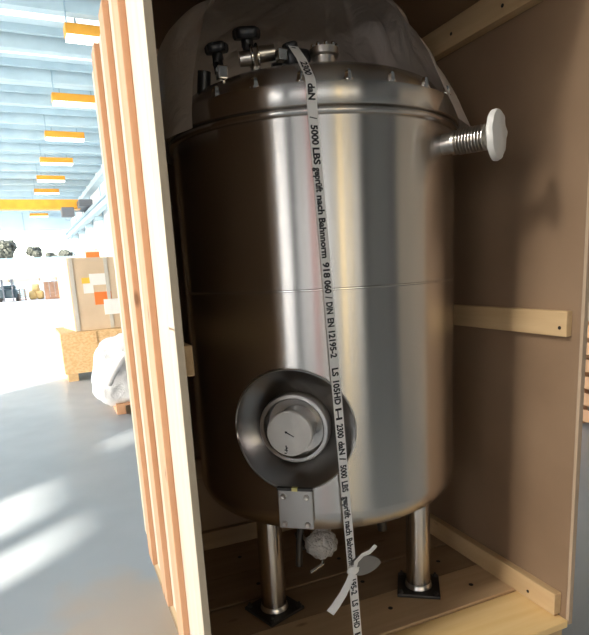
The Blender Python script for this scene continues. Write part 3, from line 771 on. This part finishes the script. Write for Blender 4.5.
for nm, m_, x0, x1, z0, z1, d in (('label', 'paper', .42, .56, 1.22, 1.40, .0), ('label', 'yellowp', .41, .53, 1.36, 1.44, -.002), ('label', 'paper', .52, .74, 1.33, 1.49, -.004), ('label', 'orange', .56, .80, 1.05, 1.23, -.002), ('document_pouch', 'paper', .68, .96, .90, 1.12, -.012)):
    o = spin(MB().box((x0, 8.616 + d, z0), (x1, 8.622, z1)), a2, pb).build(nm, M[m_], tb)
    o['label'] = {'paper': 'white paper', 'yellowp': 'yellow sticker', 'orange': 'orange sticker'}[m_]
ob = thing('small_box', 'small orange box lying on top of the tall tan box', 'box', (.63, 8.95, 1.72))
MB().box((.52, 8.86, 1.72), (.71, 9.02, 1.84)).build('body', M['orange'], ob, bevel=.006)
MB().box((.525, 8.857, 1.80), (.705, 8.861, 1.835)).build('label', M['paper'], ob)

wp = thing('wrapped_bundle', 'bulky bundle in white plastic wrap on a small wooden pallet by the crate', 'bundle', (.75, 6.3, 0))
mb = MB().blob((0, 0, 0), (.30, .32, .36), 4, .10, 1.7, 8, sq=.62)
for v in mb.bm.verts:
    q = v.co; k = noise.noise(q * 5) * .05 + abs(noise.noise(q * 11)) * .04; q += q.normalized() * k
    q.x += .16 * q.z; v.co = q + Vector((.62, 6.35, .45))
mb.build('wrapping', M['whitewrap'], wp, smooth=True, sharp=0)
tb_ = MB().tube([(.42, 6.08, .34), (.50, 6.02, .50), (.62, 6.0, .66)], .05, 10).build('wrapped_tube', M['whitewrap'], wp, smooth=True)
for i in range(4): MB().box((.47, 6.05 + .16 * i, .09), (1.0, 6.17 + .16 * i, .115)).build('pallet_board', M['batten'], wp)
for x in (.47, .70, .92): MB().box((x, 6.05, 0), (x + .09, 6.65, .09)).build('pallet_bearer', M['batten'], wp)

rp = thing('wooden_pallet', 'orange-brown wooden pallet standing on edge against the hall wall right of the crate', 'pallet', (4.0, 3.3, 0))
for i in range(6): MB().box((3.93, 2.85, .04 + .14 * i), (3.952, 3.85, .14 + .14 * i)).build('pallet_board', M['batten'], rp)
for y_ in (2.87, 3.30, 3.75): MB().box((3.952, y_, 0), (4.04, y_ + .09, .86)).build('pallet_bearer', M['batten'], rp)

# ------------------------------------------------------------------ yard beyond the far opening
yf = thing('yard_fence', 'long low blue grey board fence closing the yard behind the timber', 'fence', (-2, 62, -.03))
for i in range(11):
    MB().box((-9 + 1.5 * i, 62, .02), (-7.56 + 1.5 * i, 62.06, 1.5)).build('panel', M['fence'], yf)
    MB().box((-9.06 + 1.5 * i, 61.95, -.03), (-8.96 + 1.5 * i, 62.1, 1.56)).build('post', M['trim'], yf)
tm = thing('timber_stack', 'stack of brown timber boards in the yard beyond the hall opening', 'timber', (.4, 52, -.03))
for r_ in range(5):
    for c_ in range(4):
        MB().box((-.55 + .42 * c_, 51, .09 + .26 * r_), (-.17 + .42 * c_, 55, .31 + .26 * r_)).build('board', M['timber'], tm)
    MB().box((-.55, 51.3, .31 + .26 * r_), (1.1, 51.5, .35 + .26 * r_)).build('spacer', M['timber'], tm)
MB().box((-.55, 51.2, -.03), (1.1, 51.5, .09)).build('bearer', M['timber'], tm)
MB().box((-.55, 54.2, -.03), (1.1, 54.5, .09)).build('bearer', M['timber'], tm)
sb = thing('straw_bale', 'straw coloured bale heap left of the timber stack in the yard', 'bale', (-1.1, 53.5, -.03))
for i, (x, z) in enumerate(((-1.52, .34), (-.95, .34), (-1.24, .95))):
    MB().blob((x, 53.5, z), (.33, .5, .37), 3, .06, 2, i, sq=.55).build('bale', M['tarp'], sb, smooth=True)
fk = thing('forklift', 'dark forklift truck parked in the yard beyond the hall opening', 'forklift', (-3.3, 51.5, -.03))
MB().box((-3.9, 51, .25), (-2.6, 53, .95)).build('chassis', M['forklift'], fk, bevel=.08)
MB().box((-3.8, 52.3, .95), (-2.7, 53, 1.25)).build('counterweight', M['forklift'], fk, bevel=.08)
for x in (-3.75, -2.85): 
    for y_ in (51.2, 52.7): MB().tube([(x, y_, .9), (x, y_, 2.0)], .04, 6).build('roof_post', M['machine'], fk)
MB().box((-3.85, 51.1, 1.95), (-2.7, 52.8, 2.02)).build('roof_guard', M['machine'], fk)
for x in (-3.6, -2.95): MB().box((x, 50.8, .05), (x + .1, 50.95, 2.3)).build('mast', M['machine'], fk)
for x in (-3.62, -2.97): MB().box((x, 49.7, .05), (x + .14, 50.9, .1)).build('fork', M['machine'], fk)
for x in (-3.95, -2.75):
    for y_ in (51.35, 52.6): MB().lathe([(0, 0), (.3, 0), (.3, .2), (0, .2)], (x, y_, .27), (1, 0, 0), 20).build('wheel', M['rubber'], fk)
ps = thing('pallet_stack', 'stack of weathered pallets between the forklift and the straw bales', 'pallets', (-2.2, 52.5, -.03))
for r_ in range(6):
    MB().box((-2.55, 52, .05 + .16 * r_), (-2.0, 53.1, .09 + .16 * r_)).build('pallet_deck', M['timber'], ps)
    for x in (-2.55, -2.11): MB().box((x, 52, -.03 + .16 * r_), (x + .1, 53.1, .05 + .16 * r_)).build('pallet_bearer', M['timber'], ps)
for lab, x, y_, h, w_, sd_ in (('tallest dark tree at the left end of the yard', -4.6, 75, 6.6, 1.3, 1), ('rounded dark tree in the middle of the window strip', -1.35, 76, 5.7, .75, 2), ('low dark bush right of the rounded tree', .55, 75, 4.9, .6, 3), ('broad low dark tree at the right end of the window strip', 2.5, 77, 5.3, 1.0, 4)):
    t = thing('tree', lab, 'tree', (x, y_, -.03))
    mb = MB()
    for j in range(7):
        mb.blob((x + w_ * .6 * math.sin(j * 2.4 + sd_), y_ + .6 * math.cos(j * 1.7), h - w_ * (.75 + .3 * (j % 3))), (w_ * .6, w_ * .6, w_ * .55), 3, .35, 3, j + sd_)
    mb.build('crown', M['leaf'], t)['kind'] = 'stuff'
    MB().tube([(x, y_, -.03), (x + .1, y_, h * .5), (x, y_, h - w_)], [.18, .14, .08], 8).build('trunk', M['bark'], t)
